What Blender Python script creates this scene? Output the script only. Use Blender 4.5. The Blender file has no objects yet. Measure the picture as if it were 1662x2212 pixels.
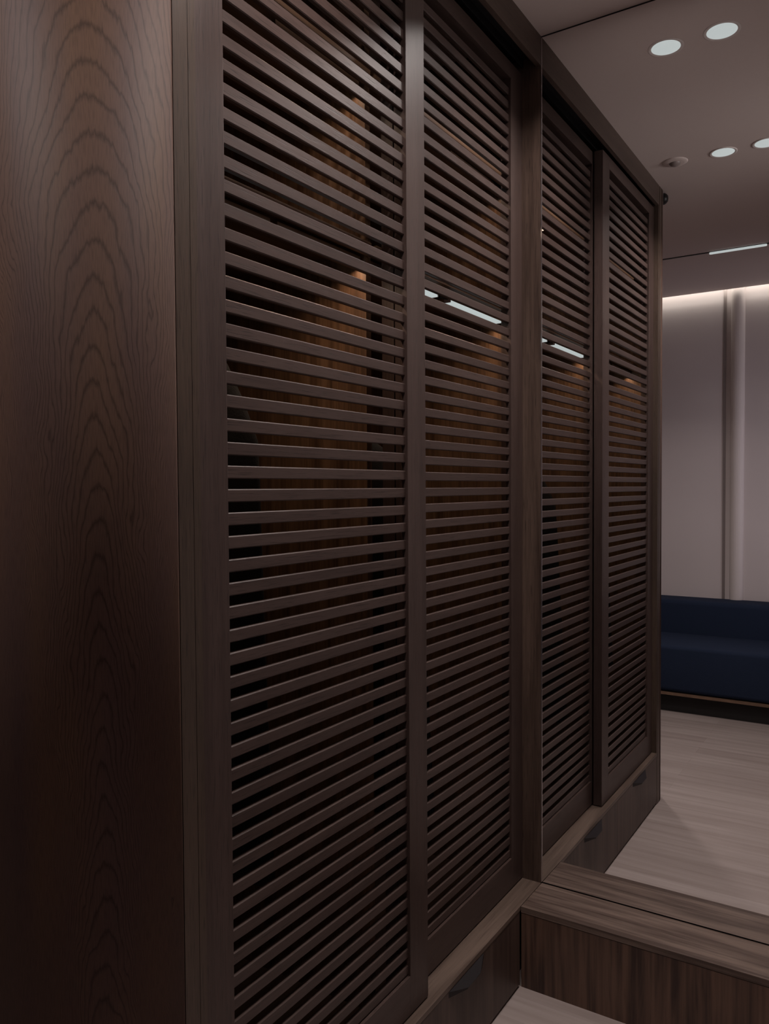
import bpy, bmesh, math, random
from mathutils import Vector, Matrix
random.seed(7)
S = bpy.context.scene
COL = S.collection

# ------------------------------------------------------------------ camera, world, exposure
H = 2.597          # ceiling
SZ = 0.2212        # height of the sill and step
L = 1.303          # length of the louvred bay (y from -L to 0)
cam = bpy.data.cameras.new('camera')
camo = bpy.data.objects.new('camera', cam)
COL.objects.link(camo)
R_ = Vector((0.84134172, 0.54046665, -0.00631689)); U_ = Vector((-0.01090355, 0.02865584, 0.99952987)); F_ = Vector((-0.54039358, 0.84087731, -0.03000236))
m = Matrix((R_, U_, -F_)).transposed().to_4x4()
m.translation = Vector((0.84042536, -2.12375213, 1.35))
camo.matrix_world = m
cam.sensor_fit = 'HORIZONTAL'; cam.sensor_width = 36.0
cam.lens = 36.0 * 1720.435 / 1662.0
cam.clip_start = 0.02
S.camera = camo

w = bpy.data.worlds.new('world'); S.world = w; w.use_nodes = True
w.node_tree.nodes['Background'].inputs[0].default_value = (0.9, 0.85, 0.85, 1)
w.node_tree.nodes['Background'].inputs[1].default_value = 0.017
S.view_settings.view_transform = 'Standard'; S.view_settings.look = 'None'
S.view_settings.gamma = 1.0; S.view_settings.use_curve_mapping = False
S.view_settings.exposure = 0.0
S.cycles.max_bounces = 8; S.cycles.diffuse_bounces = 4; S.cycles.glossy_bounces = 4
S.cycles.sample_clamp_indirect = 2.0
S.cycles.caustics_reflective = True

WARM = (1.0, 0.86, 0.80); NEUT = (1.0, 0.90, 0.86); AMBER = (1.0, 0.69, 0.47)

def aim_light(name, kind, loc, power, color, **kw):
    l = bpy.data.lights.new(name, kind); l.energy = power; l.color = color
    for k, v in kw.items():
        if k != 'rot': setattr(l, k, v)
    o = bpy.data.objects.new(name, l); o.location = loc
    o.rotation_euler = kw.get('rot', (0, 0, 0))
    COL.objects.link(o); return o

P_DOWN = 4.1     # each recessed downlight
P_TRACK = 1.1     # linear light in the ceiling track
P_WALL_FILL = 3.2      # unseen fill light added for the front wall
P_COVE = 5.0
P_BAR = 0.056

# ------------------------------------------------------------------ materials
def nmat(name):
    m = bpy.data.materials.new(name); m.use_nodes = True
    nt = m.node_tree; b = nt.nodes['Principled BSDF']
    return m, nt, b

def plain(name, col, rough=0.6, metal=0.0, bump=0.0, scale=200.0, spec=0.5, var=0.06):
    m, nt, b = nmat(name)
    tc = nt.nodes.new('ShaderNodeTexCoord'); n = nt.nodes.new('ShaderNodeTexNoise')
    n.inputs['Scale'].default_value = scale; n.inputs['Detail'].default_value = 3
    nt.links.new(tc.outputs['Object'], n.inputs['Vector'])
    r = nt.nodes.new('ShaderNodeValToRGB')
    r.color_ramp.elements[0].color = tuple(c * (1 - var) for c in col) + (1,)
    r.color_ramp.elements[1].color = tuple(min(1, c * (1 + var)) for c in col) + (1,)
    nt.links.new(n.outputs['Fac'], r.inputs[0]); nt.links.new(r.outputs[0], b.inputs['Base Color'])
    b.inputs['Roughness'].default_value = rough; b.inputs['Metallic'].default_value = metal
    b.inputs['Specular IOR Level'].default_value = spec
    if bump:
        bp = nt.nodes.new('ShaderNodeBump'); bp.inputs['Strength'].default_value = bump; bp.inputs['Distance'].default_value = 0.002
        nt.links.new(n.outputs['Fac'], bp.inputs['Height']); nt.links.new(bp.outputs[0], b.inputs['Normal'])
    return m

def wood(name, dark, light, axis='z', rough=0.45, fine=220.0, broad=14.0, pore=0.5, spec=0.4, contrast=1.0, stretch=0.03):
    """straight grained timber, grain running along `axis`"""
    m, nt, b = nmat(name)
    N = nt.nodes.new; LK = nt.links.new
    tc = N('ShaderNodeTexCoord')
    def stretched(scale, k, off=0.0):
        mp = N('ShaderNodeMapping')
        s = [scale] * 3; s['xyz'.index(axis)] = scale * k
        mp.inputs['Scale'].default_value = s; mp.inputs['Location'].default_value = (off, off, off)
        LK(tc.outputs['Object'], mp.inputs[0]); return mp
    n1 = N('ShaderNodeTexNoise'); n1.inputs['Scale'].default_value = 1; n1.inputs['Detail'].default_value = 4
    n1.inputs['Distortion'].default_value = 0.6
    LK(stretched(broad, 0.08).outputs[0], n1.inputs['Vector'])
    n2 = N('ShaderNodeTexNoise'); n2.inputs['Scale'].default_value = 1; n2.inputs['Detail'].default_value = 3
    LK(stretched(fine, stretch, 3.1).outputs[0], n2.inputs['Vector'])
    mx = N('ShaderNodeMath'); mx.operation = 'MULTIPLY_ADD'; mx.inputs[1].default_value = 0.35; LK(n2.outputs['Fac'], mx.inputs[0])
    mu = N('ShaderNodeMath'); mu.operation = 'MULTIPLY'; mu.inputs[1].default_value = 0.65; LK(n1.outputs['Fac'], mu.inputs[0]); LK(mu.outputs[0], mx.inputs[2])
    r = N('ShaderNodeValToRGB')
    r.color_ramp.elements[0].position = 0.5 - 0.16 / contrast; r.color_ramp.elements[1].position = 0.5 + 0.16 / contrast
    r.color_ramp.elements[0].color = dark + (1,); r.color_ramp.elements[1].color = light + (1,)
    LK(mx.outputs[0], r.inputs[0])
    # open pores
    n3 = N('ShaderNodeTexNoise'); n3.inputs['Scale'].default_value = 1; n3.inputs['Detail'].default_value = 1
    LK(stretched(fine * 3.2, 0.035, 7.7).outputs[0], n3.inputs['Vector'])
    pr = N('ShaderNodeValToRGB'); pr.color_ramp.elements[0].position = 0.30; pr.color_ramp.elements[1].position = 0.42
    k = 1 - pore
    pr.color_ramp.elements[0].color = (k, k, k, 1); pr.color_ramp.elements[1].color = (1, 1, 1, 1)
    LK(n3.outputs['Fac'], pr.inputs[0])
    mm = N('ShaderNodeMix'); mm.data_type = 'RGBA'; mm.blend_type = 'MULTIPLY'; mm.inputs[0].default_value = 1
    LK(r.outputs[0], mm.inputs[6]); LK(pr.outputs[0], mm.inputs[7]); LK(mm.outputs[2], b.inputs['Base Color'])
    bp = N('ShaderNodeBump'); bp.inputs['Strength'].default_value = 0.25; bp.inputs['Distance'].default_value = 0.0006
    LK(pr.outputs[0], bp.inputs['Height']); LK(bp.outputs[0], b.inputs['Normal'])
    b.inputs['Roughness'].default_value = rough; b.inputs['Specular IOR Level'].default_value = spec
    return m

def emis(name, col, strength):
    m, nt, b = nmat(name)
    b.inputs['Base Color'].default_value = (0.1, 0.1, 0.1, 1)
    b.inputs['Emission Color'].default_value = col + (1,); b.inputs['Emission Strength'].default_value = strength
    return m

LD = (0.038, 0.0228, 0.0192); LL = (0.064, 0.0410, 0.0352)
M_SLAT = wood('stained_oak_slats', LD, LL, 'y', rough=0.42, pore=0.45)
M_STILE = wood('stained_oak_upright', LD, LL, 'z', rough=0.42, pore=0.45)
M_RAIL = wood('stained_oak_rail', LD, LL, 'y', rough=0.42, pore=0.45)
M_JAMB = wood('walnut_upright', (0.046, 0.028, 0.021), (0.098, 0.064, 0.049), 'z', rough=0.45, broad=18, fine=150, contrast=1.3)
M_JAMB2 = wood('walnut_post', (0.044, 0.029, 0.021), (0.076, 0.051, 0.038), 'z', rough=0.4, broad=14, fine=220)
M_BEAM = wood('walnut_beam', (0.050, 0.032, 0.025), (0.085, 0.056, 0.045), 'y', rough=0.5, broad=12)
M_SILL = wood('walnut_sill', (0.058, 0.038, 0.029), (0.135, 0.096, 0.076), 'y', rough=0.42, broad=22, fine=120, pore=0.2, contrast=1.1)
M_STEP = wood('walnut_step', (0.058, 0.036, 0.028), (0.145, 0.102, 0.082), 'x', rough=0.45, broad=26, fine=120, pore=0.2, contrast=1.9)
M_DRAW = wood('walnut_drawer', (0.036, 0.021, 0.017), (0.082, 0.052, 0.041), 'z', rough=0.45, broad=20, fine=110, pore=0.2, contrast=1.2, stretch=0.02)
M_RISER = wood('walnut_riser', (0.038, 0.021, 0.016), (0.125, 0.072, 0.050), 'z', rough=0.45, broad=24, fine=100, pore=0.2, contrast=1.7, stretch=0.02)
M_INNER = wood('warm_teak_lining', (0.072, 0.037, 0.020), (0.20, 0.112, 0.062), 'z', rough=0.5, broad=30, fine=160, pore=0.25, contrast=1.3)
M_INNER_Y = wood('warm_teak_shelf', (0.085, 0.045, 0.026), (0.17, 0.095, 0.055), 'y', rough=0.5, broad=30, fine=160, pore=0.25)
M_DARK = plain('black_cavity', (0.010, 0.008, 0.008), 0.7)
M_BLACK = plain('black_metal', (0.012, 0.011, 0.012), 0.4, 0.3)
M_PULL = plain('black_edge_pull', (0.009, 0.007, 0.008), 0.45, spec=0.3)
M_CHROME = plain('polished_edge', (0.75, 0.72, 0.74), 0.25, 1.0)
M_CEIL = plain('matt_ceiling_paint', (0.56, 0.475, 0.45), 0.9, bump=0.05, scale=60, spec=0.1, var=0.015)
M_WALL = plain('plaster_wall', (0.59, 0.52, 0.51), 0.9, spec=0.1, scale=3, var=0.03)
M_TRIMW = plain('white_trim', (0.62, 0.55, 0.53), 0.6, var=0.01)
M_GREY = plain('detector_dome', (0.22, 0.18, 0.17), 0.4)
M_LAMP = emis('lamp_diffuser', (0.92, 1.0, 0.99), 0.52)
M_TUBE = emis('bar_diffuser', (0.90, 1.0, 0.99), 0.52)
M_NAVY = plain('navy_wool', (0.016, 0.024, 0.048), 0.95, bump=0.6, scale=500, spec=0.15, var=0.25)
M_BRONZE = wood('bronze_stained_rail', (0.12, 0.07, 0.045), (0.2, 0.12, 0.08), 'x', rough=0.4)
M_CLOTH = plain('black_cloth', (0.006, 0.0055, 0.006), 0.95, bump=0.5, scale=300)
M_WEAVE = plain('patterned_weave', (0.05, 0.035, 0.03), 0.9, bump=0.6, scale=40, var=0.8)

# mirror
M_MIRROR, nt, b = nmat('mirror_silvering')
b.inputs['Base Color'].default_value = (0.93, 0.93, 0.93, 1); b.inputs['Metallic'].default_value = 1; b.inputs['Roughness'].default_value = 0.0

# pale plank floor: long boards along x, soft streaks
M_FLOOR, nt, b = nmat('pale_ash_planks')
N = nt.nodes.new; LK = nt.links.new
tc = N('ShaderNodeTexCoord')
br = N('ShaderNodeTexBrick'); br.offset = 0.37; br.squash = 1
br.inputs['Scale'].default_value = 1; br.inputs['Brick Width'].default_value = 1.2; br.inputs['Row Height'].default_value = 0.095
br.inputs['Mortar Size'].default_value = 0.0006; br.inputs['Mortar Smooth'].default_value = 0.3
br.inputs['Color1'].default_value = (0.315, 0.265, 0.248, 1); br.inputs['Color2'].default_value = (0.272, 0.224, 0.208, 1); br.inputs['Mortar'].default_value = (0.22, 0.18, 0.17, 1)
LK(tc.outputs['Object'], br.inputs['Vector'])
mp = N('ShaderNodeMapping'); mp.inputs['Scale'].default_value = (1.6, 30, 1); LK(tc.outputs['Object'], mp.inputs[0])
ns = N('ShaderNodeTexNoise'); ns.inputs['Scale'].default_value = 1; ns.inputs['Detail'].default_value = 5; ns.inputs['Distortion'].default_value = 0.4
LK(mp.outputs[0], ns.inputs['Vector'])
rr = N('ShaderNodeValToRGB'); rr.color_ramp.elements[0].position = 0.3; rr.color_ramp.elements[1].position = 0.7
rr.color_ramp.elements[0].color = (0.80, 0.78, 0.77, 1); rr.color_ramp.elements[1].color = (1.08, 1.08, 1.08, 1)
LK(ns.outputs['Fac'], rr.inputs[0])
mm = N('ShaderNodeMix'); mm.data_type = 'RGBA'; mm.blend_type = 'MULTIPLY'; mm.inputs[0].default_value = 1
LK(br.outputs['Color'], mm.inputs[6]); LK(rr.outputs[0], mm.inputs[7]); LK(mm.outputs[2], b.inputs['Base Color'])
b.inputs['Roughness'].default_value = 0.5; b.inputs['Specular IOR Level'].default_value = 0.35

# flat sawn veneer with cathedral arches, laid out on the column's own surface (UV in metres: u along the girth, v = height)
M_VENEER, nt, b = nmat('cathedral_oak_veneer')
N = nt.nodes.new; LK = nt.links.new
uv = N('ShaderNodeUVMap'); uv.uv_map = 'girth'
sp = N('ShaderNodeSeparateXYZ'); LK(uv.outputs[0], sp.inputs[0])
def math_(op, a, bb=None, c=None):
    n = N('ShaderNodeMath'); n.operation = op
    for i, v in enumerate((a, bb, c)):
        if v is None: continue
        if isinstance(v, (int, float)): n.inputs[i].default_value = v
        else: LK(v, n.inputs[i])
    return n.outputs[0]
mpw = N('ShaderNodeMapping'); mpw.inputs['Scale'].default_value = (17, 5.0, 1); LK(uv.outputs[0], mpw.inputs[0])
nw = N('ShaderNodeTexNoise'); nw.inputs['Scale'].default_value = 1; nw.inputs['Detail'].default_value = 3; LK(mpw.outputs[0], nw.inputs['Vector'])
mpw2 = N('ShaderNodeMapping'); mpw2.inputs['Scale'].default_value = (260, 30, 1); LK(uv.outputs[0], mpw2.inputs[0])
nw2 = N('ShaderNodeTexNoise'); nw2.inputs['Scale'].default_value = 1; nw2.inputs['Detail'].default_value = 2; LK(mpw2.outputs[0], nw2.inputs['Vector'])
# distance from the heart line of the board
du = math_('SUBTRACT', sp.outputs[0], 0.112)
du = math_('ADD', du, math_('MULTIPLY', math_('SUBTRACT', nw.outputs['Fac'], 0.5), 0.050))
# arches get steeper lower down
q = math_('MULTIPLY', math_('MULTIPLY', du, du), math_('ADD', math_('ADD', 26.0, math_('MULTIPLY', math_('SUBTRACT', 1.9, sp.outputs[1]), 30.0)), math_('MULTIPLY', math_('MAXIMUM', math_('SUBTRACT', 1.72, sp.outputs[1]), 0.0), 170.0)))
ph = math_('ADD', sp.outputs[1], q)
ph = math_('ADD', ph, math_('MULTIPLY', nw2.outputs['Fac'], 0.020))
ph = math_('MULTIPLY', ph, 22.0)
fr = math_('FRACT', ph)
ring = N('ShaderNodeValToRGB'); cr = ring.color_ramp
cr.elements[0].position = 0.0; cr.elements[0].color = (0.50, 0.50, 0.50, 1)
cr.elements[1].position = 1.0; cr.elements[1].color = (0.60, 0.60, 0.60, 1)
for p_, v_ in ((0.06, 0.62), (0.16, 0.95), (0.35, 1.0), (0.85, 0.96)):
    e = cr.elements.new(p_); e.color = (v_, v_, v_, 1)
LK(fr, ring.inputs[0])
mpp = N('ShaderNodeMapping'); mpp.inputs['Scale'].default_value = (900, 45, 1); LK(uv.outputs[0], mpp.inputs[0])
npz = N('ShaderNodeTexNoise'); npz.inputs['Scale'].default_value = 1; npz.inputs['Detail'].default_value = 1; LK(mpp.outputs[0], npz.inputs['Vector'])
pr = N('ShaderNodeValToRGB'); pr.color_ramp.elements[0].position = 0.35; pr.color_ramp.elements[1].position = 0.55
pr.color_ramp.elements[0].color = (0.82, 0.82, 0.82, 1); pr.color_ramp.elements[1].color = (1, 1, 1, 1); LK(npz.outputs['Fac'], pr.inputs[0])
mpb = N('ShaderNodeMapping'); mpb.inputs['Scale'].default_value = (12, 1.6, 1); LK(uv.outputs[0], mpb.inputs[0])
nb = N('ShaderNodeTexNoise'); nb.inputs['Scale'].default_value = 1; nb.inputs['Detail'].default_value = 3; LK(mpb.outputs[0], nb.inputs['Vector'])
base = N('ShaderNodeValToRGB'); base.color_ramp.elements[0].position = 0.35; base.color_ramp.elements[1].position = 0.68
base.color_ramp.elements[0].color = (0.074, 0.0440, 0.0385, 1); base.color_ramp.elements[1].color = (0.094, 0.0540, 0.036, 1); LK(nb.outputs['Fac'], base.inputs[0])
m1 = N('ShaderNodeMix'); m1.data_type = 'RGBA'; m1.blend_type = 'MULTIPLY'; m1.inputs[0].default_value = 1
LK(base.outputs[0], m1.inputs[6]); LK(ring.outputs[0], m1.inputs[7])
m2 = N('ShaderNodeMix'); m2.data_type = 'RGBA'; m2.blend_type = 'MULTIPLY'; m2.inputs[0].default_value = 1
LK(m1.outputs[2], m2.inputs[6]); LK(pr.outputs[0], m2.inputs[7]); LK(m2.outputs[2], b.inputs['Base Color'])
bp = N('ShaderNodeBump'); bp.inputs['Strength'].default_value = 0.3; bp.inputs['Distance'].default_value = 0.0006
LK(ring.outputs[0], bp.inputs['Height']); LK(bp.outputs[0], b.inputs['Normal'])
b.inputs['Roughness'].default_value = 0.62; b.inputs['Specular IOR Level'].default_value = 0.12

# ------------------------------------------------------------------ mesh helpers
def add_box(bm, x0, x1, y0, y1, z0, z1, bev=0.0, seg=2):
    vs = [bm.verts.new((x, y, z)) for x in (x0, x1) for y in (y0, y1) for z in (z0, z1)]
    F = [(0, 1, 3, 2), (4, 6, 7, 5), (0, 4, 5, 1), (2, 3, 7, 6), (0, 2, 6, 4), (1, 5, 7, 3)]
    fs = [bm.faces.new([vs[i] for i in f]) for f in F]
    if bev:
        es = list({e for f in fs for e in f.edges})
        bmesh.ops.bevel(bm, geom=es, offset=bev, segments=seg, profile=0.7, affect='EDGES')

def box(*a, bev=0.0):
    bm = bmesh.new(); add_box(bm, *a, bev=bev); return bm

def lathe(profile, n=40, axis='z'):
    bm = bmesh.new(); rings = []
    for r, z in profile:
        if r < 1e-6: rings.append([bm.verts.new((0, 0, z))])
        else: rings.append([bm.verts.new((r * math.cos(2 * math.pi * i / n), r * math.sin(2 * math.pi * i / n), z)) for i in range(n)])
    for a, c in zip(rings, rings[1:]):
        for i in range(n):
            j = (i + 1) % n
            if len(a) == 1 and len(c) > 1: bm.faces.new((a[0], c[j], c[i]))
            elif len(c) == 1 and len(a) > 1: bm.faces.new((a[i], a[j], c[0]))
            elif len(a) > 1: bm.faces.new((a[i], a[j], c[j], c[i]))
    return bm

def prism(pts, axis, a0, a1):
    """polygon extruded along axis; pts are the two other coordinates in order"""
    bm = bmesh.new()
    def mk(p, a):
        v = list(p); v.insert('xyz'.index(axis), a); return bm.verts.new(v)
    A = [mk(p, a0) for p in pts]; B = [mk(p, a1) for p in pts]
    bm.faces.new(A); bm.faces.new(B[::-1])
    for i in range(len(pts)):
        j = (i + 1) % len(pts); bm.faces.new((A[i], B[i], B[j], A[j]))
    return bm

def obj(name, bm, mat, parent=None, smooth=False):
    bmesh.ops.recalc_face_normals(bm, faces=bm.faces[:])
    me = bpy.data.meshes.new(name); bm.to_mesh(me); bm.free()
    me.materials.append(mat)
    if smooth:
        for p in me.polygons: p.use_smooth = True
    o = bpy.data.objects.new(name, me); COL.objects.link(o)
    if parent is not None:
        o.parent = parent
        b0 = parent
        off = Vector(b0.location)
        if b0.parent: off += Vector(b0.parent.location)
        o.location = -off if not smooth or True else o.location
    return o

def tag(o, label, cat, group=None):
    o['label'] = label; o['category'] = cat
    if group: o['group'] = group
    return o

def thing(name, label, cat, loc=(0, 0, 0), group=None):
    o = bpy.data.objects.new(name, None); COL.objects.link(o); o.location = loc
    o.empty_display_size = 0.1
    return tag(o, label, cat, group)

def local(name, bm, mat, parent, smooth=False):
    """part given in its parent's own coordinates"""
    o = obj(name, bm, mat, None, smooth); o.parent = parent; return o

def struct(name, bm, mat):
    o = obj(name, bm, mat); o['kind'] = 'structure'; return o

# ------------------------------------------------------------------ room shell
XL, XR, YF = -1.6, 1.9, -3.40
struct('floor', box(XL - 0.1, XR + 0.1, YF - 0.1, 0.12, -0.1, 0.0), M_FLOOR)
struct('ceiling', box(XL - 0.1, XR + 0.1, -3.335, 0.12, H, H + 0.02), M_CEIL)
struct('trim_1', box(XL - 0.1, XR + 0.1, YF, 0.12, H + 0.16, H + 0.18), M_TRIMW)          # top of the light cove
struct('trim_2', box(XL, XR, -3.345, -3.335, H, H + 0.05), M_TRIMW)                      # lip of the light cove
struct('wall_back', box(XL - 0.1, XR + 0.1, 0.012, 0.12, 0, H), M_DARK)
struct('wall_left', box(XL - 0.1, XL, YF, 0.12, 0, H + 0.16), M_WALL)
struct('wall_right', box(XR, XR + 0.1, YF, 0.12, 0, H + 0.16), M_WALL)
bm = box(XL, XR, YF - 0.1, YF, 0, H + 0.16)
struct('wall_front', bm, M_WALL)
# half-round pilaster on the front wall with a thin grey strip coloured as its groove's shade
pts = [(-0.052 + 0.0, YF)]
for i in range(0, 13):
    a = math.pi * i / 12
    pts.append((-0.019 - 0.042 * math.cos(a), YF + 0.035 * math.sin(a)))
pts = pts[1:]
bm = prism(pts, 'z', 0.0, H + 0.14)
o = struct('trim_3', bm, M_TRIMW)
struct('trim_4', box(-0.105, -0.088, YF, YF + 0.004, 0, H + 0.12), M_GREY)

# cove strip: a glowing LED tape lying behind the lip, throwing its light up the wall
bm = box(XL + 0.05, XR - 0.05, -3.375, -3.352, H + 0.03, H + 0.036)
o = obj('cove_light_strip', bm, emis('cove_tape', (1.0, 0.86, 0.74), 1.6))
tag(o, 'warm LED strip in the ceiling cove above the dark blue sofa', 'light strip')
aim_light('cove_glow', 'AREA', (0.15, -3.349, H + 0.024), P_COVE, (0.97, 0.95, 0.86), shape='RECTANGLE', size=3.2, size_y=0.012, rot=(math.radians(-90), 0, 0))

# ------------------------------------------------------------------ lights of the room
def downlight(x, y, label, boost=1.0):
    t = thing('downlight', label, 'ceiling light', (x, y, H), 'recessed ceiling downlights')
    local('trim_ring', lathe([(0.040, -0.001), (0.046, -0.003), (0.049, -0.0015), (0.049, 0.0005), (0.040, 0.0005)]), M_TRIMW, t, True)
    local('diffuser', lathe([(0, -0.006), (0.028, -0.005), (0.040, -0.001), (0.040, 0.0)]), M_LAMP, t, True)
    aim_light('downlight_beam', 'AREA', (x, y, H - 0.009), P_DOWN * boost, NEUT, shape='DISK', size=0.07, spread=math.radians(124))
downlight(0.276, -0.25, 'round white downlight nearer the louvred doors in the pair nearest the mirror')
downlight(0.425, -0.25, 'round white downlight farther from the louvred doors in the pair nearest the mirror')
downlight(0.283, -1.103, 'round downlight beside the round ceiling detector, second pair')
downlight(0.430, -1.103, 'round downlight cut by the right edge of the photo')

downlight(-0.35, -1.95, 'round downlight added out of view to brighten the rounded wood end', 1.7)  # extra lamp added out of view, lifts the column's left side
t = thing('ceiling_detector', 'round flush ceiling detector with a darker central dome', 'detector', (0.111, -1.095, H))
local('mounting_plate', lathe([(0.0, -0.006), (0.030, -0.006), (0.042, -0.004), (0.047, -0.001), (0.047, 0.0)]), M_CEIL, t, True)
local('sensor_dome', lathe([(0, -0.018), (0.010, -0.0165), (0.018, -0.012), (0.022, -0.006), (0.022, -0.004)]), M_GREY, t, True)

t = thing('track_light', 'straight white linear light set in a thin black ceiling track', 'ceiling light', (0, -2.425, H))
bm = bmesh.new(); add_box(bm, -1.2, 1.5, -0.006, 0.006, -0.004, 0.0)
local('track', bm, M_BLACK, t)
def capsule(x0, x1, r, z0, z1):
    pts = []
    for i in range(13):
        a = math.pi / 2 + math.pi * i / 12; pts.append((x0 + r + r * math.cos(a), r * math.sin(a)))
    for i in range(13):
        a = -math.pi / 2 + math.pi * i / 12; pts.append((x1 - r + r * math.cos(a), r * math.sin(a)))
    return prism(pts, 'z', z0, z1)
local('linear_diffuser', capsule(-0.012, 0.268, 0.0085, -0.012, -0.004), M_LAMP, t)
aim_light('track_beam', 'AREA', (0.128, -2.425, H - 0.018), P_TRACK, NEUT, shape='RECTANGLE', size=0.28, size_y=0.016, spread=math.radians(125))

# unseen fill added at the right to brighten the front wall
e_ = aim_light('front_wall_fill', 'AREA', (XR - 0.10, -2.55, 1.25), P_WALL_FILL, (0.93, 0.88, 1.0), shape='RECTANGLE', size=0.7, size_y=1.6, spread=math.radians(80))
e_.rotation_euler = (Vector((0.1, -3.43, 1.75)) - e_.location).to_track_quat('-Z', 'Y').to_euler()

w_ = aim_light('wardrobe_top_fill', 'AREA', (XR - 0.10, -0.95, 2.12), 1.05, (1.0, 0.94, 0.92), shape='RECTANGLE', size=0.8, size_y=0.4, spread=math.radians(52))  # second unseen fill, added to lift the header beam and door tops
w_.rotation_euler = (Vector((0.0, -0.95, 2.55)) - w_.location).to_track_quat('-Z', 'Y').to_euler()

# ------------------------------------------------------------------ mirror on the back wall
t = thing('wall_mirror', 'tall frameless wall mirror reflecting the louvred doors, sofa and ceiling lights', 'mirror', (0, 0, SZ))
obj('mirror_glass', box(0.0025, 1.88, 0.0, 0.006, SZ + 0.0035, H - 0.005), M_MIRROR, t)
obj('edge_trim', box(0.0, 0.0024, -0.002, 0.008, SZ + 0.0035, H - 0.005), M_CHROME, t)
obj('bottom_channel', box(0.0, 1.88, 0.002, 0.010, SZ - 0.01, SZ + 0.0034), M_BLACK, t)
obj('top_channel', box(0.0, 1.88, 0.002, 0.010, H - 0.0049, H), M_BLACK, t)

# ------------------------------------------------------------------ step under the mirror
t = thing('step_bench', 'low walnut step running along the foot of the mirror', 'step', (0.9, -0.075, 0))
obj('tread', box(0.0015, 1.88, -0.1504, 0.0, SZ - 0.017, SZ, bev=0.0008), M_STEP, t)
obj('riser_panel', box(0.002, 1.88, -0.1490, -0.131, 0.0, SZ - 0.0185), M_RISER, t)

# ------------------------------------------------------------------ wardrobe
W = thing('wardrobe', 'dark built-in wardrobe with two sliding louvred doors beside the mirror', 'wardrobe', (0, -L / 2, 0))
DEP = 0.62
obj('end_panel', box(-DEP, -0.0, -0.0015, 0.0118, SZ - 0.01, H), M_JAMB, W)
obj('side_lining', box(-DEP, -0.062, -L + 0.0, -L + 0.012, SZ, H), M_INNER, W)
obj('end_lining', box(-DEP, -0.105, -0.012, -0.0016, SZ, H), M_INNER, W)
obj('back_panel', box(-DEP - 0.018, -DEP, -L, 0.0, 0, H), M_INNER, W)
obj('divider', box(-DEP, -0.100, -0.727, -0.709, SZ, H - 0.02), M_INNER, W)
obj('base_board', box(-DEP, -0.03, -L, 0, 0.0, SZ - 0.02), M_DARK, W)
o = obj('sill', box(-DEP + 0.001, 0.0, -L + 0.0002, -0.0016, SZ - 0.0125, SZ, bev=0.0007), M_SILL, W); 
for (z, nm) in ((1.842, 'shelf'), (2.205, 'shelf')):
    for (y0, y1) in ((-L + 0.0125, -0.7275), (-0.7085, -0.0125)):
        obj(nm, box(-DEP + 0.001, -0.085, y0, y1, z, z + 0.018), M_INNER_Y, W)
# jamb at the column end: a post and a thin stop, with hairline joints
obj('jamb_post', box(-0.10, 0.0, -1.3456, -1.3183, 0, H), M_JAMB2, W)
obj('door_stop', box(-0.10, -0.0008, -1.3167, -L, 0, H), M_JAMB2, W)
# header: face board, soffit strip and the black door track behind it
obj('header_beam', box(-0.014, 0.0, -L, -0.0016, 2.516, H, bev=0.0006), M_BEAM, W)
bm = bmesh.new()
add_box(bm, -0.085, -0.0145, -L, -0.0016, 2.545, 2.58)
add_box(bm, -0.020, -0.0175, -L, -0.0016, 2.522, 2.545)
add_box(bm, -0.0535, -0.051, -L, -0.0016, 2.522, 2.545)
obj('door_track', bm, M_BLACK, W)
obj('closing_strip', box(-0.103, -0.086, -L, -0.0016, 2.49, H), M_DARK, W)

PITCH = 0.0364; Z0 = 0.3307; NS = 59
def louvered_door(y0, y1, xf, lab):
    bm = bmesh.new()
    for k in range(NS):
        zt = Z0 + PITCH * k
        add_box(bm, xf - 0.016, xf - 0.006, y0 + 0.070, y1 - 0.070, zt - 0.0202, zt, bev=0.0016, seg=1)
    d = obj('louvered_door', bm, M_SLAT, W); d['label'] = lab
    for a, c in ((y0, y0 + 0.0755), (y1 - 0.0755, y1)):
        obj('stile', box(xf - 0.030, xf, a, c, SZ + 0.004, 2.508, bev=0.001), M_STILE, W).name = 'stile'
        s_ = COL.objects[-1]
        s_.parent = d; s_.location = (0, 0, 0)
    for nm, a, c in (('bottom_rail', SZ + 0.004, 0.3085), ('top_rail', 2.4655, 2.508)):
        r_ = obj(nm, box(xf - 0.030, xf, y0 + 0.0755, y1 - 0.0755, a, c, bev=0.0008), M_RAIL)
        r_.parent = d
    return d
louvered_door(-1.3025, -0.618, -0.020, 'front louvred sliding door')
louvered_door(-0.688, -0.0028, -0.056, 'rear louvred sliding door next to the mirror')

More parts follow.
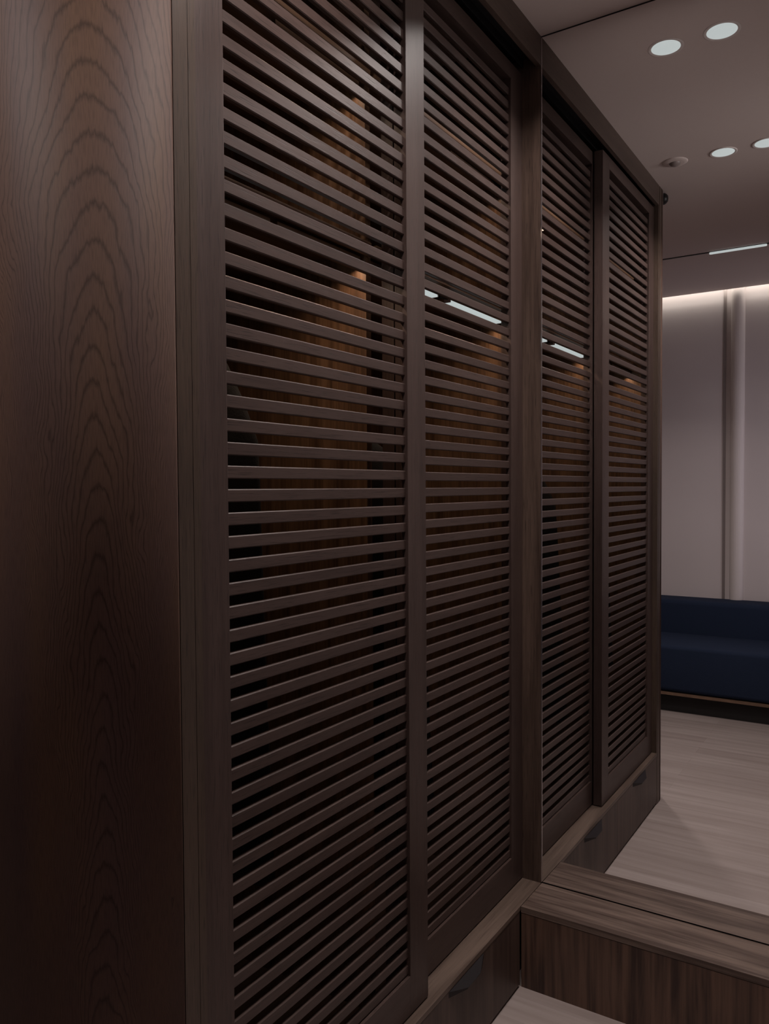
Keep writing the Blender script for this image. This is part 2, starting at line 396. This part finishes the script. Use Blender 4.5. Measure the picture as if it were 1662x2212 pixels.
def drawer(y0, y1, yc):
    zt = SZ - 0.0145; zb = 0.008
    d = obj('drawer', box(-0.019, -0.001, y0, y1, zb, zt), M_DRAW, W)
    lip = bmesh.new(); add_box(lip, -0.019, -0.0005, y0, y1, zt, zt + 0.0008)
    l_ = obj('edge_band', lip, M_SILL); l_.parent = d
    # folded black edge pull: wide at the drawer, narrow at its outer lip, wedge shaped from the side
    bm = bmesh.new(); hw = 0.091; ow = 0.033
    top = [(-0.0009, yc - hw, zt - 0.0006), (0.019, yc - ow, 0.1930), (0.019, yc + ow, 0.1930), (-0.0009, yc + hw, zt - 0.0006)]
    bot = [(-0.0009, yc - hw, zt - 0.0140), (0.0185, yc - ow, 0.1895), (0.0185, yc + ow, 0.1895), (-0.0009, yc + hw, zt - 0.0140)]
    A = [bm.verts.new(v) for v in top]; B = [bm.verts.new(v) for v in bot]
    bm.faces.new(A); bm.faces.new(B[::-1])
    for i in range(4): bm.faces.new((A[i], B[i], B[(i + 1) % 4], A[(i + 1) % 4]))
    h_ = obj('edge_pull', bm, M_PULL); h_.parent = d; h_['label'] = 'black folded edge pull'
    return d
drawer(-1.3005, -0.7450, -1.035)
drawer(-0.7440, -0.1530, -0.467)

# ------------------------------------------------------------------ rounded end column
R = 0.16
path = [(0.0, -1.3472), (0.0, -1.350)]
cx, cy = -R, -1.350
for i in range(1, 33):
    a = math.pi / 2 * i / 32
    path.append((cx + R * math.cos(a), cy - R * math.sin(a)))
path.append((-0.60, cy - R)); path.append((XL + 0.002, cy - R))
bm = bmesh.new(); uvl = bm.loops.layers.uv.new('girth')
s = 0; ss = []
for i, p in enumerate(path):
    if i: s += math.dist(p, path[i - 1])
    ss.append(s)
lo = [bm.verts.new((p[0], p[1], 0)) for p in path]; hi = [bm.verts.new((p[0], p[1], H)) for p in path]
for i in range(len(path) - 1):
    f = bm.faces.new((lo[i], lo[i + 1], hi[i + 1], hi[i]))
    for lp, (a, z) in zip(f.loops, ((ss[i], 0), (ss[i + 1], 0), (ss[i + 1], H), (ss[i], H))): lp[uvl].uv = (a, z)
inner = [(XL + 0.002, -1.3472)]
b0 = [bm.verts.new((q[0], q[1], 0)) for q in inner]; b1 = [bm.verts.new((q[0], q[1], H)) for q in inner]
bm.faces.new((lo[-1], b0[0], b1[0], hi[-1])); bm.faces.new((b0[0], lo[0], hi[0], b1[0]))
bm.faces.new(lo + b0); bm.faces.new(hi + b1)
o = obj('wood_column', bm, M_VENEER, None, True)
tag(o, 'rounded dark oak veneer wall end with arched grain, left of the louvred doors', 'column')

t = thing('dome_sensor', 'small black half-round sensor near the ceiling on the rounded wood end', 'sensor', (-0.004, -1.392, 2.567))
bm = lathe([(0.024, 0.0), (0.024, 0.004), (0.020, 0.012), (0.012, 0.019), (0, 0.021)], 28)
bmesh.ops.rotate(bm, verts=bm.verts, cent=(0, 0, 0), matrix=Matrix.Rotation(math.radians(90), 3, 'Y') )
bmesh.ops.rotate(bm, verts=bm.verts, cent=(0, 0, 0), matrix=Matrix.Rotation(math.radians(-15), 3, 'Z') )
local('dome', bm, M_BLACK, t, True)

# ------------------------------------------------------------------ light bars under the wardrobe shelves
def light_bar(y0, y1, z, label, power=P_BAR, hh=0.0055):
    t = thing('light_bar', label, 'light bar', (-0.1185, (y0 + y1) / 2, z), 'light bars under the wardrobe shelves')
    ln = (y1 - y0) / 2
    local('housing', box(-0.010, 0.010, -ln, ln, hh, 0.012), M_INNER_Y, t)
    local('diffuser', box(-0.0085, 0.0085, -ln + 0.002, ln - 0.002, -hh, hh, bev=0.001), M_TUBE, t)
    for sgn in (-1, 1):
        local('end_cap', box(-0.009, 0.009, sgn * ln - 0.0012, sgn * ln + 0.0012, -hh, hh), M_TRIMW, t)
    aim_light('bar_beam', 'AREA', (-0.1185, (y0 + y1) / 2, z - 0.009), power * 6, AMBER, shape='RECTANGLE', size=0.016, size_y=(y1 - y0), spread=math.radians(150))
light_bar(-0.3313, -0.0221, 1.8225, 'bright light bar seen between the slats of the rear louvred door')
light_bar(-0.7040, -0.3963, 1.8225, 'second bright light bar, cut off at the left of the rear louvred door')
light_bar(-1.285, -1.02, 1.8225, 'light bar hidden behind the slats of the front louvred door', P_BAR * 0.7)
light_bar(-1.00, -0.735, 1.8225, 'light bar next to the divider behind the front louvred door', P_BAR)
light_bar(-0.33, -0.022, 2.1827, 'upper light bar behind the rear louvred door', P_BAR * 0.5, 0.003)
light_bar(-1.00, -0.735, 2.1827, 'upper light bar behind the front louvred door', P_BAR * 0.5, 0.003)
t = thing('bar_connector', 'small black clip joining two bright light bars', 'clip', (-0.1185, -0.3638, 1.8225))
local('clip', box(-0.007, 0.007, -0.022, 0.006, -0.004, 0.006, bev=0.001), M_BLACK, t)
local('cable', box(-0.003, 0.003, 0.006, 0.031, 0.001, 0.005, bev=0.001), M_BLACK, t)
local('holder', box(-0.006, 0.006, -0.0065, -0.0035, -0.0055, 0.0155), M_CHROME, t)

# ------------------------------------------------------------------ dark garments inside
def garment(name, x, y, ztop, zbot, wid, thick, label, seed):
    rnd = random.Random(seed)
    t = thing(name, label, 'garment', (x, y, zbot))
    bm = bmesh.new(); n = 36; rows = []
    Hh = ztop - zbot
    for k in range(15):
        f = k / 14
        z = Hh * (1 - f)
        ww = wid * (0.30 + 0.70 * min(1, (f / 0.22)) ** 0.6) * (1 + 0.12 * f) if f > 0 else wid * 0.16
        tt = thick * (0.5 + 0.5 * min(1, f / 0.15))
        ring = []
        for i in range(n):
            a = 2 * math.pi * i / n
            rr = 1 + 0.09 * math.sin(7 * a + seed) * f + 0.05 * math.sin(11 * a + 2 * seed) * f
            ring.append(bm.verts.new((ww / 2 * math.cos(a) * rr, tt / 2 * math.sin(a) * rr, z)))
        rows.append(ring)
    for a, c in zip(rows, rows[1:]):
        for i in range(n): bm.faces.new((a[i], a[(i + 1) % n], c[(i + 1) % n], c[i]))
    bm.faces.new(rows[0]); bm.faces.new(rows[-1][::-1])
    local('cloth_body', bm, M_CLOTH, t, True)
    return t
garment('hanging_garment', -0.34, -0.46, 1.50, 0.55, 0.40, 0.10, 'black garment hanging in the dark behind the rear louvred door', 1)
garment('hanging_garment', -0.36, -1.02, 1.66, 0.62, 0.42, 0.11, 'black garment hanging in the dark behind the front louvred door', 2)

# ------------------------------------------------------------------ sofa against the front wall (seen in the mirror)
t = thing('sofa', 'dark navy fabric sofa with a straight back seen in the mirror', 'sofa', (0.5, -3.05, 0))
SX0, SX1 = -1.1, 1.55
def cushion(x0, x1, y0, y1, z0, z1, r):
    return box(x0, x1, y0, y1, z0, z1, bev=r)
obj('backrest', cushion(SX0, SX1, -3.42, -3.20, 0.18, 0.618, 0.03), M_NAVY, t, True)
obj('seat', cushion(SX0, SX1, -3.24, -2.745, 0.132, 0.403, 0.022), M_NAVY, t, True)
obj('base_rail', box(SX0 + 0.02, SX1 - 0.02, -2.775, -2.752, 0.108, 0.126), M_BRONZE, t)
obj('base_frame', box(SX0 + 0.04, SX1 - 0.04, -3.38, -2.79, 0.09, 0.17), M_DARK, t)
obj('plinth', box(SX0 + 0.06, SX1 - 0.06, -3.36, -2.80, 0.0, 0.09), M_DARK, t)
